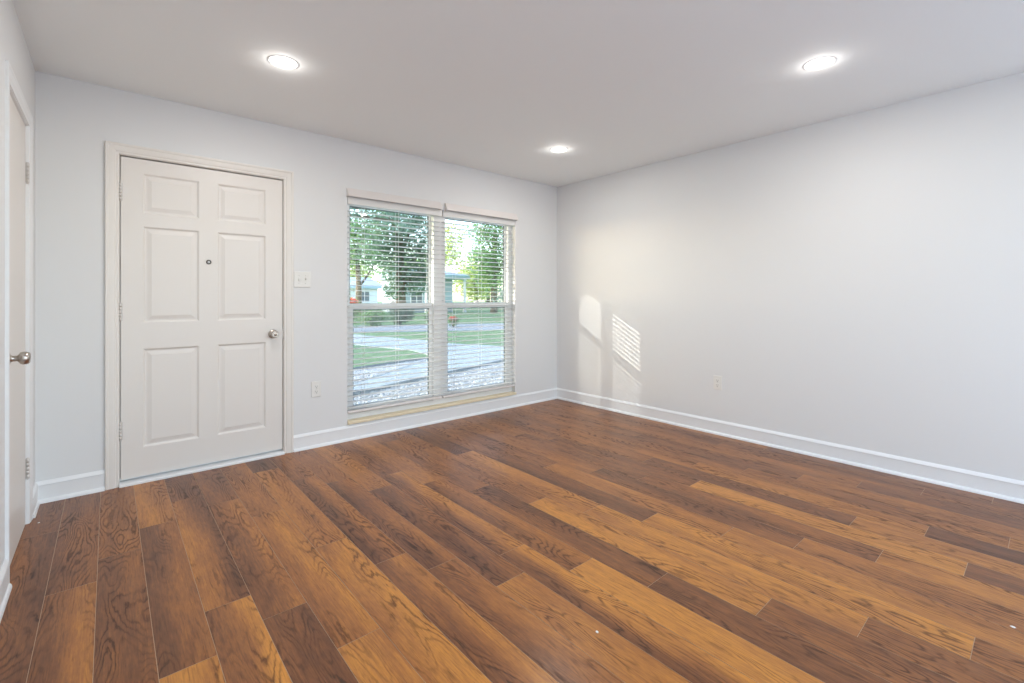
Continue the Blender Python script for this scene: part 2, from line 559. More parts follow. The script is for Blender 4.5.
# front door: six raised panels
d1 = tag(empty('door_1', (DX0, 0, 0)), 'closed white six-panel front door with brushed knob', kind='structure')
SX0, SX1, SZ0, SZ1, SY = DX0 + 0.008, DX1 - 0.006, 0.036, DZ1 - 0.010, 0.008
def panel_slab():
    bm = bmesh.new()
    xs = [SX0, -3.760, -3.462, -3.357, -3.055, SX1]
    zs = [SZ0, 0.215, 0.838, 1.003, 1.612, 1.692, 1.945, SZ1]
    for i in range(len(xs) - 1):
        for j in range(len(zs) - 1):
            a, b, c, d = xs[i], xs[i + 1], zs[j], zs[j + 1]
            if i in (1, 3) and j in (1, 3, 5):
                prev = None
                for ins, dep in ((0, 0), (0.005, 0.003), (0.010, 0.0085), (0.014, 0.0095), (0.021, 0.009), (0.041, 0.0035), (0.043, 0.0025)):
                    ring = [bm.verts.new((x, SY + dep, z)) for x, z in ((a + ins, c + ins), (b - ins, c + ins), (b - ins, d - ins), (a + ins, d - ins))]
                    if prev:
                        for k in range(4):
                            bm.faces.new((prev[k], prev[(k + 1) % 4], ring[(k + 1) % 4], ring[k]))
                    prev = ring
                bm.faces.new(prev)
            else:
                quadr(bm, ((a, SY, c), (b, SY, c), (b, SY, d), (a, SY, d)))
    # edges and back
    Y2 = SY + 0.044
    quadr(bm, ((SX0, Y2, SZ0), (SX1, Y2, SZ0), (SX1, Y2, SZ1), (SX0, Y2, SZ1)))
    for p, q in (((SX0, SZ0), (SX1, SZ0)), ((SX1, SZ0), (SX1, SZ1)), ((SX1, SZ1), (SX0, SZ1)), ((SX0, SZ1), (SX0, SZ0))):
        quadr(bm, ((p[0], SY, p[1]), (q[0], SY, q[1]), (q[0], Y2, q[1]), (p[0], Y2, p[1])))
    bmesh.ops.remove_doubles(bm, verts=bm.verts, dist=1e-5)
    return bm
slab = obj('door_slab', panel_slab(), M['door'], d1)
bm = bmesh.new()
casing(bm, lambda u, d, z: (u, -d, z), DX0, DX1, DZ1, CAS)
obj('casing', bm, M['casing'], d1)
bm = bmesh.new()        # jamb lining with the stop the slab closes against
for a, b in ((DX0, DX0 + 0.003), (DX1 - 0.002, DX1)):
    box(bm, a, b, 0.0, WT, 0, DZ1)
box(bm, DX0, DX1, 0.0, WT, DZ1 - 0.003, DZ1)
for a, b in ((DX0, DX0 + 0.02), (DX1 - 0.02, DX1)):
    box(bm, a, b, SY + 0.046, WT, 0, DZ1)
box(bm, DX0, DX1, SY + 0.046, WT, DZ1 - 0.02, DZ1)
obj('jamb', bm, M['casing'], d1)
bm = bmesh.new()
prism(bm, [(0.0, 0.0), (-0.030, 0.0), (-0.030, 0.010), (-0.024, 0.015), (-0.004, 0.018), (0.05, 0.018), (0.05, 0.034), (WT, 0.034), (WT, 0.0)],
      lambda u, v, t: (t, u, v), DX0 + 0.001, DX1 - 0.001)
obj('threshold', bm, M['trim'], d1)
knob('knob', (-3.006, SY, 0.894), (0, -1, 0), d1)
for zc in (1.815, 1.072, 0.338):
    hinge(d1, lambda u, d, z: (SX0 - 0.002 + u, SY - d, z), zc, 0.108)
bm = bmesh.new()
mt = Matrix.Translation((-3.408, SY, 1.403)) @ Vector((0, -1, 0)).to_track_quat('Z', 'Y').to_matrix().to_4x4()
lathe(bm, [(0.0, 0.0), (0.0155, 0.0), (0.0155, 0.003), (0.013, 0.005), (0.0085, 0.004), (0.0085, 0.001), (0.0, 0.001)], mt, 28)
peep = obj('peephole', bm, mat('bronze_ring', (0.10, 0.09, 0.08), 0.35, metal=0.8, bump=0.01), d1)
bm = bmesh.new()
lathe(bm, [(0.0, 0.001), (0.0083, 0.001), (0.007, 0.004), (0.004, 0.0055), (0.0, 0.006)], mt, 24)
obj('lens', bm, mat('peephole_lens', (0.85, 0.88, 0.9), 0.05, spec=1.0, bump=0.001), peep)
bm = bmesh.new()
box(bm, SX1 - 0.0005, DX1 - 0.0015, SY - 0.0015, SY + 0.02, 0.868, 0.925, 0.0005, 1)
obj('latch_plate', bm, M['nickel'], d1)

# closet door on the left wall, seen almost edge-on
d2 = tag(empty('door_2', (XL, CY0, 0)), 'narrow white closet door with satin knob on the left wall', kind='structure')
fl = lambda u, d, z: (XL + d, u, z)
bm = bmesh.new()
box(bm, XL - 0.047, XL - 0.009, CY0 + 0.003, CY1 - 0.004, 0.003, CZ1 - 0.005, 0.001, 1)
obj('door_slab', bm, M['door'], d2)
bm = bmesh.new()
casing(bm, fl, CY0, CY1, CZ1, [(w, d * 0.6) for w, d in CAS])
obj('casing', bm, M['trim'], d2)
bm = bmesh.new()
for a, b in ((CY0, CY0 + 0.002), (CY1 - 0.003, CY1)):
    box(bm, XL - 0.12, XL, a, b, 0, CZ1)
for a, b in ((CY0, CY0 + 0.02), (CY1 - 0.02, CY1)):
    box(bm, XL - 0.12, XL - 0.049, a, b, 0, CZ1)
box(bm, XL - 0.12, XL, CY0, CY1, CZ1 - 0.003, CZ1)
box(bm, XL - 0.12, XL - 0.049, CY0, CY1, CZ1 - 0.02, CZ1)
obj('jamb', bm, M['trim'], d2)
knob('knob', (XL - 0.009, -0.895, 0.905), (1, 0, 0), d2)
for zc in (1.80, 0.285):
    hinge(d2, lambda u, d, z: (XL - 0.009 + d, CY1 - 0.003 - u, z), zc, 0.10)

# ---------------------------------------------------------------- window: a pair of single-hung units
win = tag(empty('window_1', (WX0, 0, WZ0)), 'white twin single-hung front window reaching almost to the floor', kind='structure')
MULL = (-1.640, -1.468)
UNITS = ((WX0, MULL[0] + 0.02), (MULL[1] - 0.02, WX1))
FY0, FY1 = 0.058, 0.124
bm = bmesh.new()
box(bm, WX0, WX0 + 0.036, FY0, FY1, WZ0, WZ1, 0.002)
box(bm, WX1 - 0.050, WX1, FY0, FY1, WZ0, WZ1, 0.002)
box(bm, WX0 + 0.036, WX1 - 0.050, FY0, FY1, WZ1 - 0.035, WZ1, 0.002)
box(bm, WX0 + 0.036, WX1 - 0.050, FY0, FY1, WZ0, WZ0 + 0.045, 0.002)
obj('frame', bm, M['vinyl'], win)
bm = bmesh.new()
box(bm, MULL[0] + 0.022, MULL[1] - 0.022, FY0 - 0.012, FY1, WZ0 + 0.0455, WZ1 - 0.0355, 0.002)
obj('mullion', bm, M['vinyl'], win)
bm = bmesh.new()
prism(bm, [(-0.018, -0.0235), (-0.022, -0.020), (-0.022, -0.004), (-0.018, 0.0), (FY0, 0.0), (FY0, -0.0235)], lambda u, v, t: (t, u, WZ0 + 0.002 + v), WX0 + 0.002, WX1 - 0.002)
obj('sill', bm, M['sill'], win)
def sash(name, x0, x1, z0, z1, y0, y1, stile, top, bot, parent):
    bm = bmesh.new()
    box(bm, x0, x0 + stile, y0, y1, z0, z1, 0.003)
    box(bm, x1 - stile, x1, y0, y1, z0, z1, 0.003)
    box(bm, x0 + stile, x1 - stile, y0, y1, z1 - top, z1, 0.003)
    box(bm, x0 + stile, x1 - stile, y0, y1, z0, z0 + bot, 0.003)
    s = obj(name, bm, M['vinyl'], parent)
    a, b, c, d = x0 + stile, x1 - stile, z0 + bot, z1 - top
    ym = (y0 + y1) / 2
    bm = bmesh.new()
    for p in ((a, a + 0.006, c, d), (b - 0.006, b, c, d), (a + 0.006, b - 0.006, d - 0.006, d), (a + 0.006, b - 0.006, c, c + 0.006)):
        box(bm, p[0], p[1], ym - 0.006, ym + 0.006, p[2], p[3])
    obj('gasket', bm, M['gasket'], s)
    bm = bmesh.new()
    quadr(bm, ((a + 0.003, ym, c + 0.003), (b - 0.003, ym, c + 0.003), (b - 0.003, ym, d - 0.003), (a + 0.003, ym, d - 0.003)))
    obj('pane', bm, M['glass'], s)
    return s
for (x0, x1) in ((WX0 + 0.037, MULL[0] + 0.021), (MULL[1] - 0.021, WX1 - 0.051)):
    sash('upper_sash', x0, x1, 1.062, WZ1 - 0.036, 0.096, 0.120, 0.020, 0.020, 0.045, win)
    lo = sash('lower_sash', x0, x1, WZ0 + 0.046, 1.112, 0.062, 0.090, 0.036, 0.050, 0.055, win)
    bm = bmesh.new()                                  # two sash locks' worth of latch on the meeting rail
    xm = (x0 + x1) / 2
    box(bm, xm - 0.03, xm + 0.03, 0.066, 0.090, 1.112, 1.120, 0.003)
    box(bm, xm - 0.012, xm + 0.022, 0.070, 0.084, 1.1195, 1.128, 0.003)
    obj('sash_lock', bm, M['vinyl'], lo)
    bm = bmesh.new()
    quadr(bm, ((x0 + 0.012, 0.118, WZ0 + 0.05), (x1 - 0.012, 0.118, WZ0 + 0.05), (x1 - 0.012, 0.118, 1.055), (x0 + 0.012, 0.118, 1.055)))
    obj('insect_screen', bm, M['screen'], win)

# ---------------------------------------------------------------- blinds
def make_blind(x0, x1, label):
    root = tag(empty('window_blind', ((x0 + x1) / 2, 0.024, 0.21)), label, 'blind', 'open slat blinds on the front window')
    yc = 0.024
    bm = bmesh.new()
    box(bm, x0, x1, -0.002, 0.050, 1.925, WZ1 - 0.001, 0.003)
    obj('headrail', bm, M['slat'], root)
    bm = bmesh.new()                                  # thin curved slats, tilted open flat
    z = 0.262
    while z < 1.915:
        pr = [(-0.025, 0.0), (-0.0125, 0.0022), (0.0, 0.003), (0.0125, 0.0022), (0.025, 0.0)]
        pts = pr + [(u, v - 0.0026) for u, v in reversed(pr)]
        prism(bm, pts, lambda u, v, t: (t, yc + u, z + v), x0 + 0.004, x1 - 0.004)
        z += 0.0435
    obj('slats', bm, M['slat'], root)
    bm = bmesh.new()
    prism(bm, [(-0.026, 0.003), (-0.023, 0.0), (0.023, 0.0), (0.026, 0.003), (0.026, 0.016), (0.022, 0.020), (-0.022, 0.020), (-0.026, 0.016)],
          lambda u, v, t: (t, yc + u, 0.215 + v), x0 + 0.004, x1 - 0.004)
    obj('bottom_rail', bm, M['valance'], root)
    w = x1 - x0
    for f in (0.155, 0.5, 0.845):
        bm = bmesh.new()
        xx = x0 + f * w
        for yy in (yc - 0.026, yc + 0.026):
            box(bm, xx - 0.0011, xx + 0.0011, yy - 0.0008, yy + 0.0008, 0.23, 1.93)
        obj('ladder_cord', bm, M['cord'], root)
    return root
make_blind(WX0 + 0.004, -1.553, 'white slat blind on the left half of the front window')
make_blind(-1.543, WX1 - 0.004, 'white slat blind on the right half of the front window')
def valance(x0, x1, label):
    """sloping board fixed over the head of the window, open cheeks at its ends"""
    bm = bmesh.new()
    zt, zb = 2.052, 1.982
    prism(bm, [(-0.002, zt), (-0.012, zt), (-0.046, zb), (-0.036, zb), (-0.004, zt - 0.010), (-0.002, zt - 0.010)], lambda u, v, t: (t, u, v), x0, x1)
    root = obj('blind_valance', bm, M['valance'])
    tag(root, label, 'valance', 'valances over the front window')
    for a, b in ((x0, x0 + 0.006), (x1 - 0.006, x1)):
        bm = bmesh.new()
        prism(bm, [(-0.0015, zt - 0.011), (-0.0045, zt - 0.011), (-0.0355, zb), (-0.0015, zb)], lambda u, v, t: (t, u, v), a, b)
        obj('end_cap', bm, M['valance'], root)
    return root
valance(-2.462, -1.578, 'pale sloped valance board above the left window blind')
valance(-1.526, -0.634, 'pale sloped valance board above the right window blind')

# ---------------------------------------------------------------- switch and outlets
sw = tag(empty('light_switch', (-2.805, 0, 1.300)), 'white double toggle switch plate beside the front door', 'light switch')
bm = bmesh.new()
box(bm, -2.866, -2.745, -0.007, 0.0, 1.240, 1.360, 0.003)
obj('wall_plate', bm, M['plate'], sw)
for xx, up in ((-2.829, -1), (-2.782, 1)):
    bm = bmesh.new()
    box(bm, xx - 0.006, xx + 0.006, -0.0085, -0.0069, 1.288, 1.312, 0.0005, 1)
    prism(bm, [(-0.0080, -0.005), (-0.0080, 0.005), (-0.0200, 0.0105 * up + 0.003), (-0.0200, 0.0105 * up - 0.003)], lambda u, v, t: (t, u, 1.300 + v), xx - 0.004, xx + 0.004)
    obj('toggle', bm, M['plate'], sw)
    for zz in (1.270, 1.330):
        bm = bmesh.new()
        lathe(bm, [(0.0, 0.0), (0.0032, 0.0), (0.0028, 0.0012), (0.0, 0.0015)], Matrix.Translation((xx, -0.0068, zz)) @ Vector((0, -1, 0)).to_track_quat('Z', 'Y').to_matrix().to_4x4(), 12)
        obj('screw', bm, M['steel'], sw)

def outlet(loc, out, label):
    """duplex outlet; out: which way it faces"""
    o = tag(empty('wall_outlet', loc), label, 'outlet', 'duplex wall outlets')
    out = Vector(out)
    side = Vector((0, 0, 1)).cross(out)
    L = Vector(loc)
    def bx(bm, s0, s1, d0, d1_, z0, z1, bev=0.0):
        t = bmesh.new()
        box(t, s0, s1, d0, d1_, z0, z1, bev, 2)
        for v in t.verts:
            v.co = L + side * v.co.x + out * v.co.y + Vector((0, 0, v.co.z))
        merge(bm, t)
    bm = bmesh.new()
    bx(bm, -0.036, 0.036, 0.0, 0.007, -0.060, 0.060, 0.003)
    obj('wall_plate', bm, M['plate'], o)
    for zc in (0.020, -0.020):
        bm = bmesh.new()
        bx(bm, -0.017, 0.017, 0.0065, 0.0095, zc - 0.0145, zc + 0.0145, 0.0014)
        rc = obj('receptacle', bm, M['plate'], o)
        bm = bmesh.new()
        bx(bm, -0.0075, -0.0050, 0.0085, 0.0099, zc - 0.002, zc + 0.008)
        bx(bm, 0.0050, 0.0075, 0.0085, 0.0099, zc - 0.002, zc + 0.007)
        bx(bm, -0.0030, 0.0030, 0.0085, 0.0099, zc - 0.011, zc - 0.006)
        obj('slots', bm, M['slot'], rc)
    bm = bmesh.new()
    q = out.to_track_quat('Z', 'Y').to_matrix().to_4x4()
    lathe(bm, [(0.0, 0.0), (0.0032, 0.0), (0.0028, 0.0012), (0.0, 0.0015)], Matrix.Translation(L + out * 0.0068) @ q, 12)
    obj('screw', bm, M['steel'], o)
    return o
outlet((-2.702, 0.0, 0.450), (0, -1, 0), 'white duplex outlet on the wall between front door and window')
outlet((0.0, -1.885, 0.437), (-1, 0, 0), 'white duplex outlet on the plain right wall')

# ---------------------------------------------------------------- recessed ceiling lights
def make_light(loc, label):
    x, y = loc
    root = tag(empty('ceiling_light', (x, y, H)), label, 'ceiling light', 'round recessed downlights')
    down = Matrix.Translation((x, y, H)) @ Vector((0, 0, -1)).to_track_quat('Z', 'Y').to_matrix().to_4x4()
    bm = bmesh.new()
    n = 48
    prof = [(0.080, 0.0), (0.078, 0.0012), (0.074, 0.0018), (0.070, 0.0018), (0.069, 0.0012), (0.069, 0.0)]
    rings = [[bm.verts.new(down @ Vector((r * math.cos(2 * math.pi * i / n), r * math.sin(2 * math.pi * i / n), h))) for i in range(n)] for r, h in prof]
    for a, b in zip(rings, rings[1:]):
        for i in range(n):
            f = bm.faces.new((a[i], a[(i + 1) % n], b[(i + 1) % n], b[i])); f.smooth = True
    obj('trim_ring', bm, M['trim'], root)
    bm = bmesh.new()
    lathe(bm, [(0.0, 0.0005), (0.0685, 0.0005), (0.0685, 0.0035), (0.060, 0.0050), (0.030, 0.0062), (0.0, 0.0066)], down, 48)
    obj('diffuser', bm, M['lamp'], root)
    ld = bpy.data.lights.new('downlight', 'AREA')
    ld.shape = 'DISK'
    ld.size = 0.13
    ld.energy = LAMP_WATT
    ld.color = LAMP_COL
    lo = bpy.data.objects.new('downlight', ld)
    lo.location = (0, 0, -0.012)
    lo.parent = root
    col.objects.link(lo)
    pd = bpy.data.lights.new('downlight_halo', 'POINT')      # added point light below the dome, for the halo on the ceiling
    pd.shadow_soft_size = 0.012
    pd.energy = HALO_WATT
    pd.color = LAMP_COL
    po = bpy.data.objects.new('downlight_halo', pd)
    po.location = (0, 0, -0.024)
    po.parent = root
    col.objects.link(po)
    return root
make_light((-3.205, -1.015), 'round recessed ceiling light near the front door')
make_light((-0.985, -2.915), 'round recessed ceiling light near the right wall')
make_light((-0.980, -0.960), 'round recessed ceiling light near the window corner')
make_light((-3.205, -2.915), 'round recessed ceiling light above the viewer')

# ---------------------------------------------------------------- paint flecks on the floor
def fleck(x, y, s, label):
    bm = bmesh.new()
    rng = random.Random(int(x * -1000))
    n = 9
    a = [bm.verts.new((x + s * rng.uniform(.7, 1.2) * math.cos(i * 6.283 / n), y + s * 1.2 * rng.uniform(.7, 1.2) * math.sin(i * 6.283 / n), 0.0003)) for i in range(n)]
    b = [bm.verts.new((x + (v.co.x - x) * .7, y + (v.co.y - y) * .7, 0.0022)) for v in a]
    for i in range(n):
        bm.faces.new((a[i], a[(i + 1) % n], b[(i + 1) % n], b[i]))
    bm.faces.new(b); bm.faces.new(a)
    tag(obj('paint_fleck', bm, M['speck']), label, 'paint fleck')
FLECKS = [((597, 632), .006, 'white paint fleck on a golden board at the middle front of the floor'),
          ((1013, 627), .007, 'white paint smear on the floor at the right edge of the view'),
          ((38, 523), .007, 'white fleck on the floor at the closet door casing')]
fx = Vector((math.cos(R(49.2065)), math.sin(R(49.2065))))
for (x, y, s, lb) in ((-2.6395, -2.714, .0055, FLECKS[0][2]), (-1.51, -3.657, .006, FLECKS[1][2]), (-4.196, -0.331, .005, FLECKS[2][2])):
    fleck(x, y, s, lb)
#@@OUTSIDE
# ---------------------------------------------------------------- outside, in front of the house
GZ = -0.15
M['lawn'] = mat('lawn_grass', (0.20, 0.34, 0.15), 0.95, bump=0.6, bscale=9, vary=0.25)
M['concrete'] = mat('pale_concrete', (0.58, 0.65, 0.69), 0.85, bump=0.15, bscale=14, vary=0.06)
M['street'] = mat('grey_asphalt', (0.42, 0.45, 0.50), 0.9, bump=0.3, bscale=40, vary=0.08)
M['gravelbed'] = mat('gravel_bed', (0.50, 0.51, 0.53), 0.95, bump=0.8, bscale=30, vary=0.25)
M['pebble'] = mat('white_pebble', (0.78, 0.80, 0.84), 0.7, bump=0.1, bscale=20, vary=0.18)
M['edging'] = mat('dark_edging', (0.18, 0.21, 0.24), 0.7, bump=0.2, bscale=30)
M['bark'] = mat('tree_bark', (0.16, 0.12, 0.09), 0.95, bump=0.8, bscale=12, vary=0.3)

def leaf(name, rgb):
    m = mat(name, rgb, 0.6, vary=0.38, bscale=2.2)
    m.node_tree.nodes['Principled BSDF'].inputs['Subsurface Weight'].default_value = 0.0
    nt = m.node_tree
    b = nt.nodes['Principled BSDF']
    out = nt.nodes['Material Output']
    tl = nd(nt, 'ShaderNodeBsdfTranslucent')
    tl.inputs[0].default_value = (min(1, rgb[0] * 1.3), min(1, rgb[1] * 1.3), rgb[2], 1)
    mx = nd(nt, 'ShaderNodeMixShader')
    mx.inputs[0].default_value = 0.4
    nt.links.new(b.outputs[0], mx.inputs[1])
    nt.links.new(tl.outputs[0], mx.inputs[2])
    nt.links.new(mx.outputs[0], out.inputs[0])
    return m
M['leaf_dark'] = leaf('dark_green_leaf', (0.13, 0.22, 0.15))
M['leaf_mid'] = leaf('green_leaf', (0.22, 0.36, 0.16))
M['leaf_pale'] = leaf('yellow_green_leaf', (0.52, 0.58, 0.24))
M['leaf_blue'] = leaf('blue_green_leaf', (0.20, 0.30, 0.26))
M['leaf_red'] = leaf('red_blossom', (0.80, 0.16, 0.12))

bm = bmesh.new()
box(bm, -40, 90, WT, 130, GZ - 0.2, GZ)
tag(obj('ground', bm, M['lawn']), 'green lawn in front of the house', kind='structure')
def slab_poly(name, pts, h, m, label, kind='structure'):
    bm = bmesh.new()
    a = [bm.verts.new((x, y, GZ + h)) for x, y in pts]
    b = [bm.verts.new((x, y, GZ - 0.05)) for x, y in pts]
    n = len(pts)
    for i in range(n):
        bm.faces.new((a[i], a[(i + 1) % n], b[(i + 1) % n], b[i]))
    fs = [bm.faces.new(a), bm.faces.new(b)]
    bmesh.ops.triangulate(bm, faces=fs)
    return tag(obj(name, bm, m), label, kind=kind)
slab_poly('driveway', [(-3.5, 1.6), (-1.46, 2.27), (-.08, 2.75), (1.46, 3.27), (4.0, 4.1), (4.6, 5.2), (4.0, 5.9), (3.37, 7.39), (3.31, 8.65), (2.61, 12.24),
                       (-6, 19), (-6, 13.5), (1.23, 8.87), (1.75, 6.6), (1.6, 5.58), (1.15, 4.84), (.95, 4.6), (-1.13, 3.1), (-3.5, 2.2)],
          0.02, M['concrete'], 'pale concrete driveway and walkway curving past the window')
slab_poly('street', [(4.0, 12.7), (30, 0.9), (32.0, 5.2), (5.9, 16.8), (-10, 24), (-12, 20)], 0.015, M['street'], 'pale grey street beyond the front lawn')
G1 = [(-3.5, .14), (4.5, .14), (4.5, 4.25), (1.46, 3.25), (-.08, 2.73), (-1.46, 2.25), (-3.5, 1.58)]
G2 = [(-1.13, 3.12), (.93, 4.6), (1.13, 4.84), (-.59, 4.4), (-3.5, 3.5), (-3.5, 2.22)]
slab_poly('gravel_bed', G1, 0.02, M['gravelbed'], 'bed of white gravel under the window')
slab_poly('gravel_bed', G2, 0.02, M['gravelbed'], 'strip of white gravel between walkway and lawn')
def inside(p, poly):
    c = False
    for i in range(len(poly)):
        (x0, y0), (x1, y1) = poly[i], poly[i - 1]
        if (y0 > p[1]) != (y1 > p[1]) and p[0] < (x1 - x0) * (p[1] - y0) / (y1 - y0) + x0: c = not c
    return c
def pebbles(poly, n, name, label, xr, yr):
    rng = random.Random(n)
    bm = bmesh.new()
    t = bmesh.new()
    for a in ((1, 0, 0), (-1, 0, 0), (0, 1, 0), (0, -1, 0), (0, 0, 1), (0, 0, -1)): t.verts.new(a)
    t.verts.ensure_lookup_table(); t.verts.index_update()
    for f in ((0, 2, 4), (2, 1, 4), (1, 3, 4), (3, 0, 4), (2, 0, 5), (1, 2, 5), (3, 1, 5), (0, 3, 5)): t.faces.new([t.verts[i] for i in f])
    base = [v.co.copy() for v in t.verts]
    fcs = [[v.index for v in f.verts] for f in t.faces]
    t.free()
    k = 0
    while k < n:
        x, y = rng.uniform(*xr), rng.uniform(*yr)
        if not inside((x, y), poly): continue
        k += 1
        s = rng.uniform(.011, .022)
        rot = Matrix.Rotation(rng.random() * 6.28, 3, 'Z') @ Matrix.Rotation(rng.random() * 1.0, 3, 'X')
        vs = [bm.verts.new(rot @ Vector((c.x * s * rng.uniform(.9, 1.4), c.y * s, c.z * s * .7)) + Vector((x, y, GZ + .02 + s * .4))) for c in base]
        for f in fcs: bm.faces.new([vs[i] for i in f]).smooth = True
    tag(obj(name, bm, M['pebble']), label, 'gravel', kind='stuff')
pebbles(G1, 5200, 'gravel', 'white gravel stones under the window by the house wall', (-2.5, 3.2), (.9, 4.0))
pebbles(G2, 2600, 'gravel', 'white gravel stones in the strip along the lawn edge', (-2.0, 1.2), (2.6, 4.9))
def edging(pts, label):
    bm = bmesh.new()
    for (x0, y0), (x1, y1) in zip(pts, pts[1:]):
        d = Vector((x1 - x0, y1 - y0, 0)).normalized()
        n = Vector((-d.y, d.x, 0)) * 0.03
        p = [Vector((x0, y0, GZ - .05)), Vector((x1, y1, GZ - .05))]
        prism(bm, [(-1, 0), (1, 0), (1, .10), (.6, .115), (-.6, .115), (-1, .10)], lambda u, v, t: p[t] + n * u + Vector((0, 0, v)), 0, 1)
    tag(obj('garden_edging', bm, M['edging']), label, kind='structure')
edging([(-3.5, 1.6), (-1.46, 2.27), (-.08, 2.75), (1.46, 3.27), (4.4, 4.23)], 'dark edging between the gravel under the window and the walkway')
edging([(-3.5, 3.5), (-.59, 4.4), (1.15, 4.84)], 'dark edging between gravel strip and front lawn')

def leaves(bm, blobs, n, size, rng, squash=0.85):
    """leaf blades spread through the outer shell of a few round clumps"""
    tot = sum(b[3] ** 2 for b in blobs)
    for (x, y, z, r) in blobs:
        for _ in range(int(n * r * r / tot)):
            d = Vector((rng.gauss(0, 1), rng.gauss(0, 1), rng.gauss(0, 1))).normalized()
            q = r * (rng.random() ** 0.45)
            c = Vector((x, y, z)) + Vector((d.x * q, d.y * q, d.z * q * squash))
            a = Vector((rng.gauss(0, 1), rng.gauss(0, 1), rng.gauss(0, 1))).normalized()
            b = a.orthogonal().normalized()
            s = size * rng.uniform(.6, 1.3)
            p = [c - a * s, c - a * s * .1 + b * s * .42, c + a * s, c - a * s * .1 - b * s * .42]
            bm.faces.new([bm.verts.new(v) for v in p])

def tree(loc, h, blobs, n, size, m, label, cat='tree', group='trees beyond the front lawn', rad=0.2, seed=1, name='tree'):
    rng = random.Random(seed)
    x, y = loc
    root = tag(empty(name, (x, y, GZ)), label, cat, group)
    bm = bmesh.new()
    pts = [(x, y, GZ - .05), (x + rng.uniform(-.1, .1), y, GZ + h * .35), (x + rng.uniform(-.2, .2), y + .1, GZ + h * .7), (x, y, GZ + h)]
    tube(bm, pts, [rad * 1.35, rad, rad * .8, rad * .4], 10)
    obj('trunk', bm, M['bark'], root)
    for (bx_, by_, bz_, br_) in blobs:
        bm = bmesh.new()
        s = Vector(pts[2]) if bz_ > GZ + h * .75 else Vector(pts[1])
        e = Vector((bx_, by_, bz_))
        mid = (s + e) / 2 + Vector((rng.uniform(-.2, .2), rng.uniform(-.2, .2), .25))
        tube(bm, [s, mid, e], [rad * .5, rad * .3, rad * .1], 7)
        obj('branch', bm, M['bark'], root)
    bm = bmesh.new()
    leaves(bm, blobs, n, size, rng)
    obj('foliage', bm, m, root)
    return root
def shrub(loc, r, h, n, size, m, label, group='low shrubs by the street', cat='shrub', seed=1, top=None):
    rng = random.Random(seed)
    x, y = loc
    root = tag(empty('shrub', (x, y, GZ)), label, cat, group)
    bm = bmesh.new()
    for k in range(5):
        a = k * 1.257
        tube(bm, [(x, y, GZ - .03), (x + .3 * r * math.cos(a), y + .3 * r * math.sin(a), GZ + h * .4), (x + .6 * r * math.cos(a), y + .6 * r * math.sin(a), GZ + h * .75)], [.03, .02, .01], 6)
    obj('stems', bm, M['bark'], root)
    bm = bmesh.new()
    leaves(bm, [(x, y, GZ + h * .5, r), (x + .3 * r, y - .2 * r, GZ + h * .6, r * .8)], n, size, rng, squash=h / (2 * r))
    obj('foliage', bm, m, root)
    if top:
        bm = bmesh.new()
        leaves(bm, [(x, y, GZ + h * .85, r * .8)], n // 2, size * 1.1, rng, squash=.45)
        obj('blossom', bm, top, root)
    return root

tree((11.0, 25.0), 6.0, [(11.0, 25, 5.6, 2.0), (9.7, 25.2, 4.5, 1.5), (12.5, 24.8, 4.3, 1.6), (10.6, 24.8, 3.2, 1.4), (12.1, 25.2, 7.0, 1.8), (9.9, 25.0, 6.9, 1.5), (11.9, 24.9, 2.3, 1.3), (10.6, 25.0, 1.7, .9), (12.9, 25.0, 2.9, 1.0)],
     7600, .16, M['leaf_dark'], 'big dark green tree with a full crown in the middle of the left pane', rad=.30, seed=3)
tree((-0.6, 9.2), 4.6, [(0.9, 9.2, 3.55, .75), (1.9, 9.4, 3.75, .7), (2.8, 9.3, 3.5, .55), (0.2, 9.1, 4.3, .9), (1.4, 9.0, 4.4, .8), (2.5, 9.2, 4.3, .7)],
     2300, .075, M['leaf_blue'], 'near tree whose leafy branches reach across the top of the left pane', rad=.16, seed=4)
tree((11.0, 19.8), 4.6, [(11.2, 19.8, 4.2, 1.1), (10.8, 19.6, 3.4, .7), (12.0, 19.9, 3.6, 1.0), (11.6, 19.8, 5.0, 1.0)],
     1500, .12, M['leaf_pale'], 'pale yellow-green tree left of centre in the right pane', rad=.10, seed=5)
tree((20.6, 27.0), 6.8, [(20.6, 27, 5.2, 2.0), (19.3, 26.8, 4.2, 1.5), (21.9, 27.2, 4.3, 1.6), (21.2, 26.8, 7.0, 1.7), (19.6, 27.1, 6.8, 1.5), (20.2, 27, 2.9, 1.5)],
     5200, .17, M['leaf_mid'], 'bright green tree at the right side of the right pane', rad=.25, seed=6)
tree((11.4, 33.0), 6.0, [(11.4, 33, 5.3, 1.9), (10.0, 33, 4.4, 1.4), (12.9, 33, 4.2, 1.5), (10.7, 33, 6.9, 1.5), (12.4, 33, 6.8, 1.5)],
     3200, .19, M['leaf_mid'], 'green tree left of the big dark tree, in front of the white house', rad=.22, seed=9)
for i, (x, y, h, lm) in enumerate([(20, 60, 10, 'leaf_pale'), (31.5, 60, 10, 'leaf_mid'), (43, 60, 10, 'leaf_pale'), (39, 76, 13, 'leaf_pale'), (55, 72, 13, 'leaf_mid')]):
    tree((x, y), h * .75, [(x, y, h * .55, h * .34), (x - h * .22, y, h * .36, h * .27), (x + h * .22, y + .5, h * .38, h * .28), (x, y, h * .2, h * .22)], 2400, .38, M[lm],
         ['distant pale tree at the far left beyond the white house', 'distant green tree behind the big dark tree', 'distant pale yellow tree behind the blue porch house',
          'farthest pale tree in the gap behind the porch house', 'distant green tree at the far right of the view'][i], group='distant trees', rad=.3, seed=20 + i)
